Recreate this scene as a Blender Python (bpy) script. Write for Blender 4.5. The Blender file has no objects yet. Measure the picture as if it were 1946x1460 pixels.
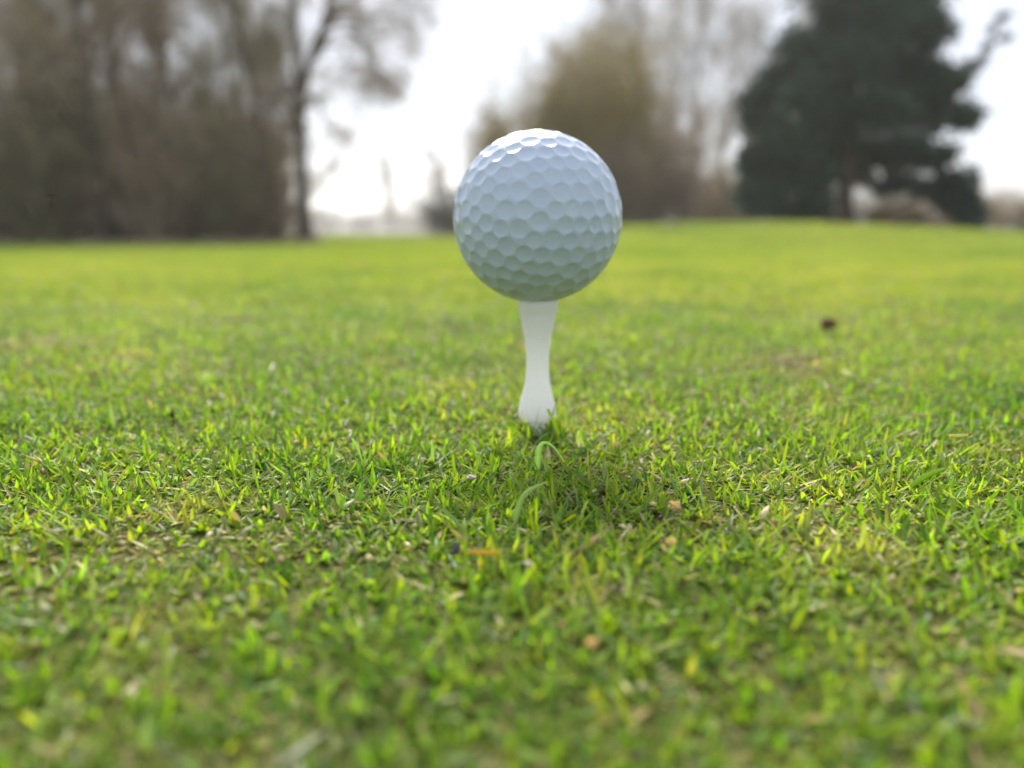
import bpy, math, random
import numpy as np
from mathutils import Vector

# ------------------------------------------------------------------ camera, sky, sun, exposure
sc = bpy.context.scene
R = math.radians
F_PX, W_PX, H_PX = 1462.0, 1946.0, 1460.0        # focal length and frame size in photograph pixels
PITCH = R(11.2)
CAM_Z = 0.053
cam_d = bpy.data.cameras.new('camera')
cam = bpy.data.objects.new('camera', cam_d)
sc.collection.objects.link(cam)
cam.location = (0, 0, CAM_Z)
cam.rotation_euler = (math.pi / 2 - PITCH, 0, 0)
cam_d.sensor_width = 36.0
cam_d.lens = F_PX / W_PX * 36.0
cam_d.clip_start = 0.003
cam_d.clip_end = 6000
cam_d.dof.use_dof = True
cam_d.dof.focus_distance = 0.160
cam_d.dof.aperture_fstop = cam_d.lens / 3.3      # a 3.3 mm opening
cam_d.dof.aperture_blades = 0
sc.camera = cam

SUN_EL, SUN_AZ = R(43), R(-9)                     # azimuth from +Y, positive to the right
world = bpy.data.worlds.new('World')
sc.world = world
world.use_nodes = True
wn, wl = world.node_tree.nodes, world.node_tree.links
wn.clear()
out = wn.new('ShaderNodeOutputWorld')
bg = wn.new('ShaderNodeBackground')
bg.inputs['Strength'].default_value = 0.122
sky = wn.new('ShaderNodeTexSky')
sky.sky_type = 'NISHITA'
sky.sun_disc = False
sky.sun_elevation = SUN_EL
sky.sun_rotation = SUN_AZ
sky.air_density = 1.0
sky.dust_density = 1.5
sky.ozone_density = 1.2
# a thin veil of cloud over the whole sky
tc = wn.new('ShaderNodeTexCoord')
mp = wn.new('ShaderNodeMapping')
mp.inputs['Scale'].default_value = (1.0, 1.0, 2.6)
nz = wn.new('ShaderNodeTexNoise')
nz.inputs['Scale'].default_value = 1.7
nz.inputs['Detail'].default_value = 5
nz.inputs['Roughness'].default_value = 0.5
cr = wn.new('ShaderNodeMapRange')
cr.inputs['From Min'].default_value = 0.3
cr.inputs['From Max'].default_value = 0.72
cr.inputs['To Min'].default_value = 0.88
cr.inputs['To Max'].default_value = 0.97
mx = wn.new('ShaderNodeMixRGB')
mx.inputs['Color2'].default_value = (1.60, 1.69, 1.90, 1)
wl.new(tc.outputs['Generated'], mp.inputs['Vector'])
wl.new(mp.outputs['Vector'], nz.inputs['Vector'])
wl.new(nz.outputs['Fac'], cr.inputs['Value'])
wl.new(cr.outputs['Result'], mx.inputs['Fac'])
wl.new(sky.outputs['Color'], mx.inputs['Color1'])
wl.new(mx.outputs['Color'], bg.inputs['Color'])
wl.new(bg.outputs['Background'], out.inputs['Surface'])

sun_d = bpy.data.lights.new('sun', 'SUN')
sun = bpy.data.objects.new('sun', sun_d)
sc.collection.objects.link(sun)
sun_d.energy = 1.7
sun_d.angle = R(27)
sun_d.color = (1.0, 0.95, 0.86)
sun_dir = Vector((math.sin(SUN_AZ) * math.cos(SUN_EL), math.cos(SUN_AZ) * math.cos(SUN_EL), math.sin(SUN_EL)))
sun.rotation_euler = sun_dir.to_track_quat('Z', 'Y').to_euler()
sun.location = (0, 0, 30)

vs = sc.view_settings
vs.view_transform = 'Standard'
vs.look = 'None'
vs.exposure = 2.15
vs.gamma = 1.0
vs.use_curve_mapping = False
sc.render.engine = 'CYCLES'
cy = sc.cycles
cy.use_denoising = True
cy.use_adaptive_sampling = True
cy.adaptive_threshold = 0.02
cy.max_bounces = 5
cy.diffuse_bounces = 3
cy.transmission_bounces = 4
cy.transparent_max_bounces = 8
cy.caustics_reflective = False
cy.caustics_refractive = False

# ------------------------------------------------------------------ helpers
COL = sc.collection


def tag(o, label=None, cat=None, group=None, kind=None):
    if label:
        o['label'] = label
    if cat:
        o['category'] = cat
    if group:
        o['group'] = group
    if kind:
        o['kind'] = kind
    return o


def empty(name, loc=(0, 0, 0), rz=0.0, scale=1.0):
    o = bpy.data.objects.new(name, None)
    o.empty_display_size = 0.05
    o.location = loc
    o.rotation_euler = (0, 0, rz)
    o.scale = (scale, scale, scale) if not isinstance(scale, tuple) else scale
    COL.objects.link(o)
    return o


def mesh_from(name, verts, faces, mat=None, smooth=False, colors=None):
    """verts Nx3; faces: one int array (M,k) or list of such arrays."""
    if not isinstance(faces, (list, tuple)):
        faces = [faces]
    faces = [np.asarray(f, dtype=np.int32) for f in faces if len(f)]
    me = bpy.data.meshes.new(name)
    v = np.asarray(verts, dtype=np.float32)
    me.vertices.add(len(v))
    me.vertices.foreach_set('co', v.ravel())
    loops = np.concatenate([f.ravel() for f in faces])
    sizes = np.concatenate([np.full(len(f), f.shape[1], dtype=np.int32) for f in faces])
    starts = np.concatenate([[0], np.cumsum(sizes)[:-1]]).astype(np.int32)
    me.loops.add(len(loops))
    me.loops.foreach_set('vertex_index', loops)
    me.polygons.add(len(sizes))
    me.polygons.foreach_set('loop_start', starts)
    me.polygons.foreach_set('loop_total', sizes)
    if smooth:
        me.polygons.foreach_set('use_smooth', np.ones(len(sizes), dtype=bool))
    me.update(calc_edges=True)
    if colors is not None:
        a = me.color_attributes.new('tint', 'FLOAT_COLOR', 'POINT')
        c = np.ones((len(v), 4), dtype=np.float32)
        c[:, :np.shape(colors)[1]] = colors
        a.data.foreach_set('color', c.ravel())
    if mat:
        me.materials.append(mat)
    return me


def obj(name, me, parent=None, loc=None):
    o = bpy.data.objects.new(name, me)
    COL.objects.link(o)
    if parent is not None:
        o.parent = parent
    if loc is not None:
        o.location = loc
    return o


def lathe(profile, n=64, cap_top=False, cap_bottom=False):
    prof = np.array(profile, dtype=float)
    a = np.linspace(0, 2 * math.pi, n, endpoint=False)
    v = np.stack([np.outer(prof[:, 0], np.cos(a)), np.outer(prof[:, 0], np.sin(a)),
                  np.repeat(prof[:, 1][:, None], n, 1)], -1).reshape(-1, 3)
    m = len(prof)
    i, j = np.meshgrid(np.arange(m - 1), np.arange(n), indexing='ij')
    q = np.stack([i * n + j, i * n + (j + 1) % n, (i + 1) * n + (j + 1) % n, (i + 1) * n + j], -1).reshape(-1, 4)
    fs = [q]
    for cond, ring, flip in ((cap_bottom, 0, True), (cap_top, m - 1, False)):
        if cond:
            v = np.vstack([v, [[0, 0, prof[ring, 1]]]])
            c = len(v) - 1
            jj = np.arange(n)
            t = np.stack([ring * n + jj, ring * n + (jj + 1) % n, np.full(n, c)], -1)
            fs.append(t[:, ::-1] if flip else t)
    return v, fs


def px_ray(px, py):
    u = (px - W_PX / 2) / F_PX
    v = (H_PX / 2 - py) / F_PX
    d = Vector((u, math.cos(PITCH) + v * math.sin(PITCH), -math.sin(PITCH) + v * math.cos(PITCH)))
    return d


def at(px, py, dist):
    """The point seen at photograph pixel (px, py) that lies dist metres ahead."""
    d = px_ray(px, py)
    return Vector((0, 0, CAM_Z)) + d * (dist / d.y)


def on_turf(px, py, z=0.004):
    d = px_ray(px, py)
    t = (z - CAM_Z) / d.z
    return Vector((d.x * t, d.y * t, z))


# ------------------------------------------------------------------ materials
def new_mat(name):
    m = bpy.data.materials.new(name)
    m.use_nodes = True
    nt = m.node_tree
    b = nt.nodes['Principled BSDF']
    return m, nt.nodes, nt.links, b


def noise(nodes, links, scale, detail=3.0, coord='Object', rough=0.55):
    t = nodes.new('ShaderNodeTexCoord')
    n = nodes.new('ShaderNodeTexNoise')
    n.inputs['Scale'].default_value = scale
    n.inputs['Detail'].default_value = detail
    n.inputs['Roughness'].default_value = rough
    links.new(t.outputs[coord], n.inputs['Vector'])
    return n


def ramp(nodes, stops):
    r = nodes.new('ShaderNodeValToRGB')
    e = r.color_ramp.elements
    while len(e) < len(stops):
        e.new(0.5)
    for k, (p, c) in enumerate(stops):
        e[k].position = p
        e[k].color = (*c, 1)
    return r


def mat_grass():
    m, n, l, b = new_mat('grass_blade')
    a = n.new('ShaderNodeAttribute')
    a.attribute_name = 'tint'
    g = n.new('ShaderNodeNewGeometry')
    nz = n.new('ShaderNodeTexNoise')                      # broad patches of paler and deeper turf
    nz.inputs['Scale'].default_value = 7.0
    nz.inputs['Detail'].default_value = 4
    nz.inputs['Roughness'].default_value = 0.6
    l.new(g.outputs['Position'], nz.inputs['Vector'])
    rp = ramp(n, [(0.34, (0.66, 0.80, 0.84)), (0.5, (1.0, 1.0, 1.0)), (0.66, (1.28, 1.13, 1.35))])
    l.new(nz.outputs['Fac'], rp.inputs['Fac'])
    nb = n.new('ShaderNodeTexNoise')                      # the wide mottling of the lawn
    nb.inputs['Scale'].default_value = 0.55
    nb.inputs['Detail'].default_value = 5
    nb.inputs['Roughness'].default_value = 0.62
    l.new(g.outputs['Position'], nb.inputs['Vector'])
    rb = ramp(n, [(0.34, (0.66, 0.80, 0.80)), (0.52, (1.0, 1.0, 1.0)), (0.68, (1.20, 1.10, 1.25))])
    l.new(nb.outputs['Fac'], rb.inputs['Fac'])
    mb = n.new('ShaderNodeMixRGB')
    mb.blend_type = 'MULTIPLY'
    mb.inputs['Fac'].default_value = 1.0
    l.new(rp.outputs['Color'], mb.inputs['Color1'])
    l.new(rb.outputs['Color'], mb.inputs['Color2'])
    mu = n.new('ShaderNodeMixRGB')
    mu.blend_type = 'MULTIPLY'
    mu.inputs['Fac'].default_value = 1.0
    l.new(a.outputs['Color'], mu.inputs['Color1'])
    l.new(mb.outputs['Color'], mu.inputs['Color2'])
    ns = n.new('ShaderNodeTexNoise')                      # strawy spots in the sward
    ns.inputs['Scale'].default_value = 26.0
    ns.inputs['Detail'].default_value = 3
    l.new(g.outputs['Position'], ns.inputs['Vector'])
    ms = n.new('ShaderNodeMapRange')
    ms.inputs['From Min'].default_value = 0.56
    ms.inputs['From Max'].default_value = 0.74
    ms.inputs['To Min'].default_value = 0.0
    ms.inputs['To Max'].default_value = 0.55
    l.new(ns.outputs['Fac'], ms.inputs['Value'])
    mq = n.new('ShaderNodeMixRGB')
    mq.inputs['Color2'].default_value = (0.50, 0.42, 0.17, 1)
    l.new(ms.outputs['Result'], mq.inputs['Fac'])
    l.new(mu.outputs['Color'], mq.inputs['Color1'])
    mu = mq
    l.new(mu.outputs['Color'], b.inputs['Base Color'])
    b.inputs['Roughness'].default_value = 0.38
    b.inputs['Specular IOR Level'].default_value = 0.30
    tr = n.new('ShaderNodeBsdfTranslucent')
    m2 = n.new('ShaderNodeMixRGB')
    m2.blend_type = 'MULTIPLY'
    m2.inputs['Fac'].default_value = 1.0
    m3 = n.new('ShaderNodeMixRGB')
    m3.inputs['Color1'].default_value = (0.95, 0.85, 0.60, 1)
    m3.inputs['Color2'].default_value = (1.6, 1.68, 0.5, 1)
    l.new(a.outputs['Alpha'], m3.inputs['Fac'])
    l.new(m3.outputs['Color'], m2.inputs['Color2'])
    l.new(mu.outputs['Color'], m2.inputs['Color1'])
    l.new(m2.outputs['Color'], tr.inputs['Color'])
    mix = n.new('ShaderNodeMixShader')
    mix.inputs['Fac'].default_value = 0.50
    l.new(b.outputs['BSDF'], mix.inputs[1])
    l.new(tr.outputs['BSDF'], mix.inputs[2])
    l.new(mix.outputs['Shader'], n['Material Output'].inputs['Surface'])
    return m


def mat_soil():
    m, n, l, b = new_mat('soil_and_thatch')
    nz = noise(n, l, 420, 6, 'Object', 0.7)
    rp = ramp(n, [(0.36, (0.030, 0.024, 0.010)), (0.5, (0.090, 0.085, 0.028)), (0.66, (0.30, 0.235, 0.105))])
    l.new(nz.outputs['Fac'], rp.inputs['Fac'])
    nz2 = noise(n, l, 0.6, 4)
    rp2 = ramp(n, [(0.35, (0.075, 0.100, 0.018)), (0.65, (0.120, 0.140, 0.028))])
    l.new(nz2.outputs['Fac'], rp2.inputs['Fac'])
    mx = n.new('ShaderNodeMixRGB')
    mx.inputs['Fac'].default_value = 0.50
    l.new(rp.outputs['Color'], mx.inputs['Color1'])
    l.new(rp2.outputs['Color'], mx.inputs['Color2'])
    l.new(mx.outputs['Color'], b.inputs['Base Color'])
    b.inputs['Roughness'].default_value = 0.95
    b.inputs['Specular IOR Level'].default_value = 0.1
    bp = n.new('ShaderNodeBump')
    bp.inputs['Strength'].default_value = 0.6
    bp.inputs['Distance'].default_value = 0.002
    l.new(nz.outputs['Fac'], bp.inputs['Height'])
    l.new(bp.outputs['Normal'], b.inputs['Normal'])
    return m


def mat_simple(name, c1, c2, scale, rough=0.8, spec=0.25, bump=0.0, bump_d=0.01, attr=False):
    m, n, l, b = new_mat(name)
    nz = noise(n, l, scale, 5)
    rp = ramp(n, [(0.32, c1), (0.68, c2)])
    l.new(nz.outputs['Fac'], rp.inputs['Fac'])
    last = rp.outputs['Color']
    if attr:
        a = n.new('ShaderNodeAttribute')
        a.attribute_name = 'tint'
        mu = n.new('ShaderNodeMixRGB')
        mu.blend_type = 'MULTIPLY'
        mu.inputs['Fac'].default_value = 1
        l.new(last, mu.inputs['Color1'])
        l.new(a.outputs['Color'], mu.inputs['Color2'])
        last = mu.outputs['Color']
    l.new(last, b.inputs['Base Color'])
    b.inputs['Roughness'].default_value = rough
    b.inputs['Specular IOR Level'].default_value = spec
    if bump:
        bp = n.new('ShaderNodeBump')
        bp.inputs['Strength'].default_value = bump
        bp.inputs['Distance'].default_value = bump_d
        l.new(nz.outputs['Fac'], bp.inputs['Height'])
        l.new(bp.outputs['Normal'], b.inputs['Normal'])
    return m


def mat_ball():
    m, n, l, b = new_mat('golf_ball_paint')
    nz = noise(n, l, 260, 4)
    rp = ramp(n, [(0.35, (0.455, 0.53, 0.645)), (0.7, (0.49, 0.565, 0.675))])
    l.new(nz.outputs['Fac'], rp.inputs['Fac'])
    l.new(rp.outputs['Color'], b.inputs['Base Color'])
    n2 = noise(n, l, 900, 3)
    mr = n.new('ShaderNodeMapRange')
    mr.inputs['To Min'].default_value = 0.10
    mr.inputs['To Max'].default_value = 0.20
    l.new(n2.outputs['Fac'], mr.inputs['Value'])
    l.new(mr.outputs['Result'], b.inputs['Roughness'])
    b.inputs['IOR'].default_value = 1.45
    b.inputs['Specular IOR Level'].default_value = 0.38
    b.inputs['Coat Weight'].default_value = 0.08
    b.inputs['Coat Roughness'].default_value = 0.06
    return m


def mat_tee():
    m, n, l, b = new_mat('white_tee_plastic')
    t = n.new('ShaderNodeTexCoord')
    mp = n.new('ShaderNodeMapping')
    mp.inputs['Scale'].default_value = (60, 60, 2600)
    nz = n.new('ShaderNodeTexNoise')
    nz.inputs['Scale'].default_value = 1.0
    nz.inputs['Detail'].default_value = 3
    l.new(t.outputs['Object'], mp.inputs['Vector'])
    l.new(mp.outputs['Vector'], nz.inputs['Vector'])
    rp = ramp(n, [(0.3, (0.88, 0.87, 0.85)), (0.7, (0.91, 0.905, 0.89))])
    l.new(nz.outputs['Fac'], rp.inputs['Fac'])
    l.new(rp.outputs['Color'], b.inputs['Base Color'])
    b.inputs['Roughness'].default_value = 0.42
    b.inputs['Specular IOR Level'].default_value = 0.4
    bp = n.new('ShaderNodeBump')
    bp.inputs['Strength'].default_value = 0.35
    bp.inputs['Distance'].default_value = 0.00012
    tr = n.new('ShaderNodeBsdfTranslucent')
    tr.inputs['Color'].default_value = (0.9, 0.9, 0.89, 1)
    mix = n.new('ShaderNodeMixShader')
    mix.inputs['Fac'].default_value = 0.40
    l.new(b.outputs['BSDF'], mix.inputs[1])
    l.new(tr.outputs['BSDF'], mix.inputs[2])
    l.new(mix.outputs['Shader'], n['Material Output'].inputs['Surface'])
    l.new(nz.outputs['Fac'], bp.inputs['Height'])
    l.new(bp.outputs['Normal'], b.inputs['Normal'])
    return m


M_GRASS = mat_grass()
M_SOIL = mat_soil()
M_BALL = mat_ball()
M_TEE = mat_tee()
M_BARK = mat_simple('grey_brown_bark', (0.060, 0.050, 0.038), (0.125, 0.105, 0.082), 6, 0.9, 0.15, 0.5, 0.03)
M_TWIG = mat_simple('bare_twigs', (0.290, 0.222, 0.150), (0.440, 0.345, 0.240), 0.9, 0.85, 0.15)
M_TWIG_OLIVE = mat_simple('olive_twigs', (0.300, 0.225, 0.050), (0.430, 0.330, 0.085), 0.9, 0.85, 0.15)
M_TWIG_MOSS = mat_simple('mossy_twigs', (0.215, 0.190, 0.105), (0.330, 0.290, 0.170), 0.9, 0.85, 0.15)
M_TWIG_PALE = mat_simple('pale_twigs', (0.30, 0.26, 0.22), (0.42, 0.37, 0.32), 0.9, 0.85, 0.15)
M_BARK_PINE = mat_simple('reddish_pine_bark', (0.060, 0.040, 0.030), (0.110, 0.075, 0.055), 5, 0.9, 0.15, 0.5, 0.03)
M_NEEDLE = mat_simple('dark_needles', (0.024, 0.048, 0.030), (0.052, 0.092, 0.056), 0.7, 0.6, 0.25, attr=True)
M_LEAF = mat_simple('shrub_leaves', (0.055, 0.062, 0.026), (0.105, 0.105, 0.048), 0.8, 0.7, 0.2, attr=True)
M_DEADLEAF = mat_simple('withered_leaves', (0.290, 0.220, 0.145), (0.440, 0.345, 0.235), 0.8, 0.85, 0.1, attr=True)

# ------------------------------------------------------------------ ground
rng = np.random.default_rng(7)


def smooth(a, b, x):
    t = np.clip((x - a) / (b - a), 0, 1)
    return t * t * (3 - 2 * t)


def vnoise(x, y, s, seed=0):
    """cheap smooth noise, roughly -1..1"""
    r = np.random.default_rng(seed)
    out = 0
    for k in range(6):
        a = r.uniform(0, 2 * math.pi)
        f = s * r.uniform(0.6, 1.7)
        out = out + np.sin((x * math.cos(a) + y * math.sin(a)) * f + r.uniform(0, 6.28))
    return out / 3.0


def height(x, y):
    x = np.asarray(x, dtype=float)
    y = np.asarray(y, dtype=float)
    d = np.hypot(x, y)
    fwd = np.maximum(y, 0)
    edge = 1.35 + 0.10 * vnoise(x, y * 0, 0.8, 3) - 0.10 * np.tanh(x / 1.5)
    drop = smooth(edge, edge + 2.8, fwd)
    h = -0.155 * drop
    # low rise beyond the tee, to the right of the ball
    h = h + 0.335 * np.exp(-((x - 4.4) / 4.6) ** 2 - ((y - 15.5) / 5.5) ** 2)
    h = h - 0.16 * smooth(0.5, -5.0, x) * smooth(3, 20, y)
    h = h + 0.10 * np.exp(-((x - 12.0) / 6.5) ** 2 - ((y - 19) / 6.0) ** 2)
    h = h + 0.012 * vnoise(x, y, 1.1, 5) * smooth(1.6, 6, d)
    h = h + 0.0016 * vnoise(x, y, 16, 6) * smooth(0.25, 0.6, d)
    h = h + 0.0005 * vnoise(x, y, 90, 8)
    return h


def build_ground():
    rad = np.concatenate([[0.0], np.geomspace(0.02, 3500, 200)])
    na = 180
    ang = np.linspace(0, 2 * math.pi, na, endpoint=False)
    x = np.outer(rad, np.sin(ang))
    y = np.outer(rad, np.cos(ang))
    z = height(x, y)
    v = np.stack([x, y, z], -1).reshape(-1, 3)
    m = len(rad)
    i, j = np.meshgrid(np.arange(m - 1), np.arange(na), indexing='ij')
    q = np.stack([i * na + j, (i + 1) * na + j, (i + 1) * na + (j + 1) % na, i * na + (j + 1) % na], -1).reshape(-1, 4)
    q = q[:, ::-1]
    me = mesh_from('ground', v, q, M_SOIL, smooth=True)
    o = obj('ground', me)
    tag(o, 'soil and thatch of the golf course under the turf', kind='structure')
    return o


build_ground()

# ------------------------------------------------------------------ grass
PALETTE = np.array([
    (0.275, 0.375, 0.026), (0.205, 0.310, 0.024), (0.125, 0.220, 0.026), (0.335, 0.395, 0.034),
    (0.185, 0.280, 0.085), (0.270, 0.340, 0.155), (0.395, 0.370, 0.075), (0.66, 0.54, 0.25), (0.50, 0.34, 0.15)])
P_GREEN = np.array([0.22, 0.24, 0.22, 0.08, 0.12, 0.06, 0.020, 0.030, 0.008])
P_DRY = np.array([0.15, 0.11, 0.06, 0.15, 0.07, 0.06, 0.05, 0.25, 0.10])


def blades(n, x, y, z, L, w, lean, curl, dry, r, nseg=3, fold=0.22, jitter=0.17):
    """n grass blades as one vertex/face/colour set."""
    dq = np.clip(dry, 0, 1)[:, None]
    p = P_GREEN[None] * (1 - dq) + P_DRY[None] * dq
    cs = np.cumsum(p, 1)
    cs /= cs[:, -1:]
    idx = (r.random(n)[:, None] > cs).sum(1).clip(0, len(PALETTE) - 1)
    dead = idx >= 7
    L = np.where(dead, L * 0.7, L)
    lean = np.where(dead, np.clip(r.normal(1.25, 0.22, n), 0.7, 1.52), lean)
    curl = np.where(dead, r.normal(0.1, 0.25, n).clip(-0.6, 0.2), curl)
    z = z + np.where(dead, r.uniform(0.0002, 0.35, n) * L, 0)
    phi = r.uniform(0, 2 * math.pi, n)
    twist = r.normal(0, 0.5, n)
    s = np.linspace(0, 1, nseg + 1)
    prof_t = np.interp(s, [0, 0.3, 0.65, 1.0], [0.72, 1.0, 0.86, 0.10])
    prof_b = np.interp(s, [0, 0.3, 0.65, 1.0], [0.72, 1.0, 0.95, 0.66])
    blunt = r.random(n) < 0.22
    prof = np.where(blunt[:, None], prof_b[None], prof_t[None])
    th = lean[:, None] + curl[:, None] * (s[None] ** 1.3)
    step = L[:, None] / nseg
    hx = np.concatenate([np.zeros((n, 1)), np.cumsum(np.sin((th[:, 1:] + th[:, :-1]) / 2) * step, 1)], 1)
    hz = np.concatenate([np.zeros((n, 1)), np.cumsum(np.cos((th[:, 1:] + th[:, :-1]) / 2) * step, 1)], 1)
    cx, sx = np.cos(phi)[:, None], np.sin(phi)[:, None]
    px, py, pz = x[:, None] + hx * cx, y[:, None] + hx * sx, z[:, None] + hz
    al = phi[:, None] + math.pi / 2 + twist[:, None] * s[None]
    wx, wy = np.cos(al), np.sin(al)
    hw = 0.5 * w[:, None] * prof
    nx, ny, nzv = -np.cos(th) * cx, -np.cos(th) * sx, np.sin(th)
    f = fold * 2 * hw
    Lf = np.stack([px - wx * hw, py - wy * hw, pz], -1)
    Md = np.stack([px - nx * f, py - ny * f, pz - nzv * f], -1)
    Rt = np.stack([px + wx * hw, py + wy * hw, pz], -1)
    v = np.stack([Lf, Md, Rt], 2)                          # n, seg+1, 3, 3
    v = v.reshape(-1, 3)
    base = (np.arange(n) * (nseg + 1) * 3)[:, None, None]
    k = (np.arange(nseg) * 3)[None, :, None]
    q1 = np.array([0, 1, 4, 3])[None, None]
    q2 = np.array([1, 2, 5, 4])[None, None]
    q = np.concatenate([(base + k + q1).reshape(-1, 4), (base + k + q2).reshape(-1, 4)])
    # colours
    col = PALETTE[idx] * np.exp(r.normal(0, jitter, n))[:, None] * np.exp(r.normal(0, 0.06, (n, 3)))
    c = np.repeat(col[:, None, :], nseg + 1, 1)
    sheath = np.array([0.26, 0.27, 0.13])
    c[:, 0] = c[:, 0] * 0.6 + sheath * 0.4                 # pale sheath at the foot
    cut = blunt & (r.random(n) < 0.45)
    c[cut, -1] = np.array([0.42, 0.36, 0.19])              # tip dried where the mower cut it
    live = np.where(idx >= 7, 0.0, 1.0)[:, None, None] * np.ones((1, nseg + 1, 1))
    c = np.concatenate([c, live], -1)
    c[cut, -1, 3] = 0.0
    c = np.repeat(c[:, :, None, :], 3, 2).reshape(-1, 4)
    return v, q, c


# worn spots where thatch and soil show: photograph pixel, radius in metres across and along
WORN = [(60, 1105, .012, .008, .55), (480, 985, .022, .010, .5), (330, 1010, .016, .006, .45), (620, 905, .016, .006, .4), (660, 822, .014, .010, .6),
        (1490, 684, .010, .018, 1.3), (1515, 672, .007, .014, 1.3), (1200, 985, .012, .005, .45), (1270, 1290, .010, .006, .5), (130, 1290, .010, .006, .5),
        (720, 1040, .010, .005, .4), (1330, 965, .014, .006, .4), (1690, 1085, .010, .005, .4), (180, 1030, .014, .006, .45), (1830, 1150, .010, .006, .4),
        (1120, 855, .012, .006, .35), (20, 640, .014, .03, .9), (980, 660, .02, .03, .4), (560, 1370, .008, .005, .5), (1090, 1090, .010, .004, .4)]
worn_pts = [(on_turf(a, b), ra, rb, wt) for a, b, ra, rb, wt in WORN]


def dryness(x, y):
    d = 0.10 + 0.16 * np.clip(vnoise(x, y, 55, 21), -0.6, 1) + 0.10 * np.clip(vnoise(x, y, 150, 22), -0.6, 1)
    for p, ra, rb, wt in worn_pts:
        d = d + wt * np.exp(-((x - p.x) / ra) ** 2 - ((y - p.y) / rb) ** 2)
    return np.clip(d, 0.0, 1.3)


TEE_XY = None


def build_near_grass():
    r = np.random.default_rng(11)
    y1 = 0.56
    n0 = 860000
    y = r.uniform(0.012, y1, n0)
    x = r.uniform(-1, 1, n0) * (0.85 * y1 + 0.05)
    area = (y1 - 0.012) * 2 * (0.85 * y1 + 0.05) * 1e4       # square centimetres
    per = np.interp(y, [0.0, 0.15, 0.22, 0.30, 0.56], [122, 122, 80, 42, 22])
    keep = (np.abs(x) < 0.85 * y + 0.05) & (r.random(n0) < per * area / n0)
    x, y = x[keep], y[keep]
    # clump: pull blades towards tiller centres
    cell = 0.0042
    gx, gy = np.round(x / cell), np.round(y / cell)
    jx = np.sin(gx * 127.1 + gy * 311.7) * 43758.5453
    jy = np.sin(gx * 269.5 + gy * 183.3) * 43758.5453
    cx, cyy = (gx + (jx - np.floor(jx)) - 0.5) * cell, (gy + (jy - np.floor(jy)) - 0.5) * cell
    x, y = x * 0.55 + cx * 0.45, y * 0.55 + cyy * 0.45
    dry = dryness(x, y)
    dens = np.clip(1.0 - 0.10 * np.clip(dry - 0.35, 0, 1) - 2.2 * np.clip(dry - 0.98, 0, 1), 0.3, 1)
    # thinner sampling far out, and none inside the tee or just in front of the lens
    keep = r.random(len(x)) < dens
    rt = np.hypot(x - TEE_XY[0], y - TEE_XY[1])
    keep &= rt > 0.0030
    keep &= y > 0.022
    x, y, dry = x[keep], y[keep], dry[keep]
    n = len(x)
    L = r.gamma(8, 0.0039 / 8, n) * (1.0 + 0.16 * vnoise(x, y, 70, 31)) * (1 - 0.30 * np.clip(dry, 0, 1)) * (1 - 0.6 * np.clip(dry - 0.85, 0, 0.6))
    rt = np.hypot(x - TEE_XY[0], y - TEE_XY[1])
    L = L * np.where((rt > 0.0046) & (rt < 0.0085), 1.62, 1.0)     # blades the tee pushed up around its foot
    L = np.where(rt < 0.0046, np.minimum(L, 0.0032), L)
    w = np.clip(r.normal(0.00073, 0.00020, n), 0.00035, 0.0013)
    lean = np.abs(r.normal(0.98, 0.40, n)) + 0.15 * np.clip(dry - 0.3, 0, 1)
    lean = np.clip(lean, 0.02, 1.45)
    lean = np.where(rt < 0.0090, lean * 0.45, lean)
    curl = r.normal(0.30, 0.5, n)
    curl = np.minimum(curl, 1.8 - lean)
    parts, off = [], 0
    foc = (y > 0.105) & (y < 0.185)
    for sel, seg in ((foc, 3), (~foc, 2)):
        v, q, c = blades(int(sel.sum()), x[sel], y[sel], height(x[sel], y[sel]) - 0.0004, L[sel], w[sel], lean[sel], curl[sel], dry[sel], r, nseg=seg)
        parts.append((v, q + off, c))
        off += len(v)
    me = mesh_from('turf_grass', np.vstack([p[0] for p in parts]), np.vstack([p[1] for p in parts]), M_GRASS, smooth=True, colors=np.vstack([p[2] for p in parts]))
    o = obj('grass', me)
    tag(o, 'short mown green turf with straw and thatch around the tee', 'grass', kind='stuff')


def patch_mesh(name, size, n, L, w, seed, nseg=2, tone=(1, 1, 1)):
    r = np.random.default_rng(seed)
    x = r.uniform(-size * 0.53, size * 0.53, n)
    y = r.uniform(-size * 0.53, size * 0.53, n)
    dry = np.clip(0.10 + 0.25 * vnoise(x, y, 6.0 / size, seed), 0, 0.7)
    LL = r.gamma(14, L / 14, n)
    ww = np.clip(r.normal(w, w * 0.2, n), w * 0.5, w * 1.6)
    lean = np.clip(np.abs(r.normal(0.85, 0.36, n)), 0.02, 1.4)
    curl = np.minimum(r.normal(0.3, 0.4, n), 1.7 - lean)
    v, q, c = blades(n, x, y, np.zeros(n), LL, ww, lean, curl, dry, r, nseg=nseg)
    return mesh_from(name, v, q, M_GRASS, smooth=True, colors=c * np.array([*tone, 1.0])[None])


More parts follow.
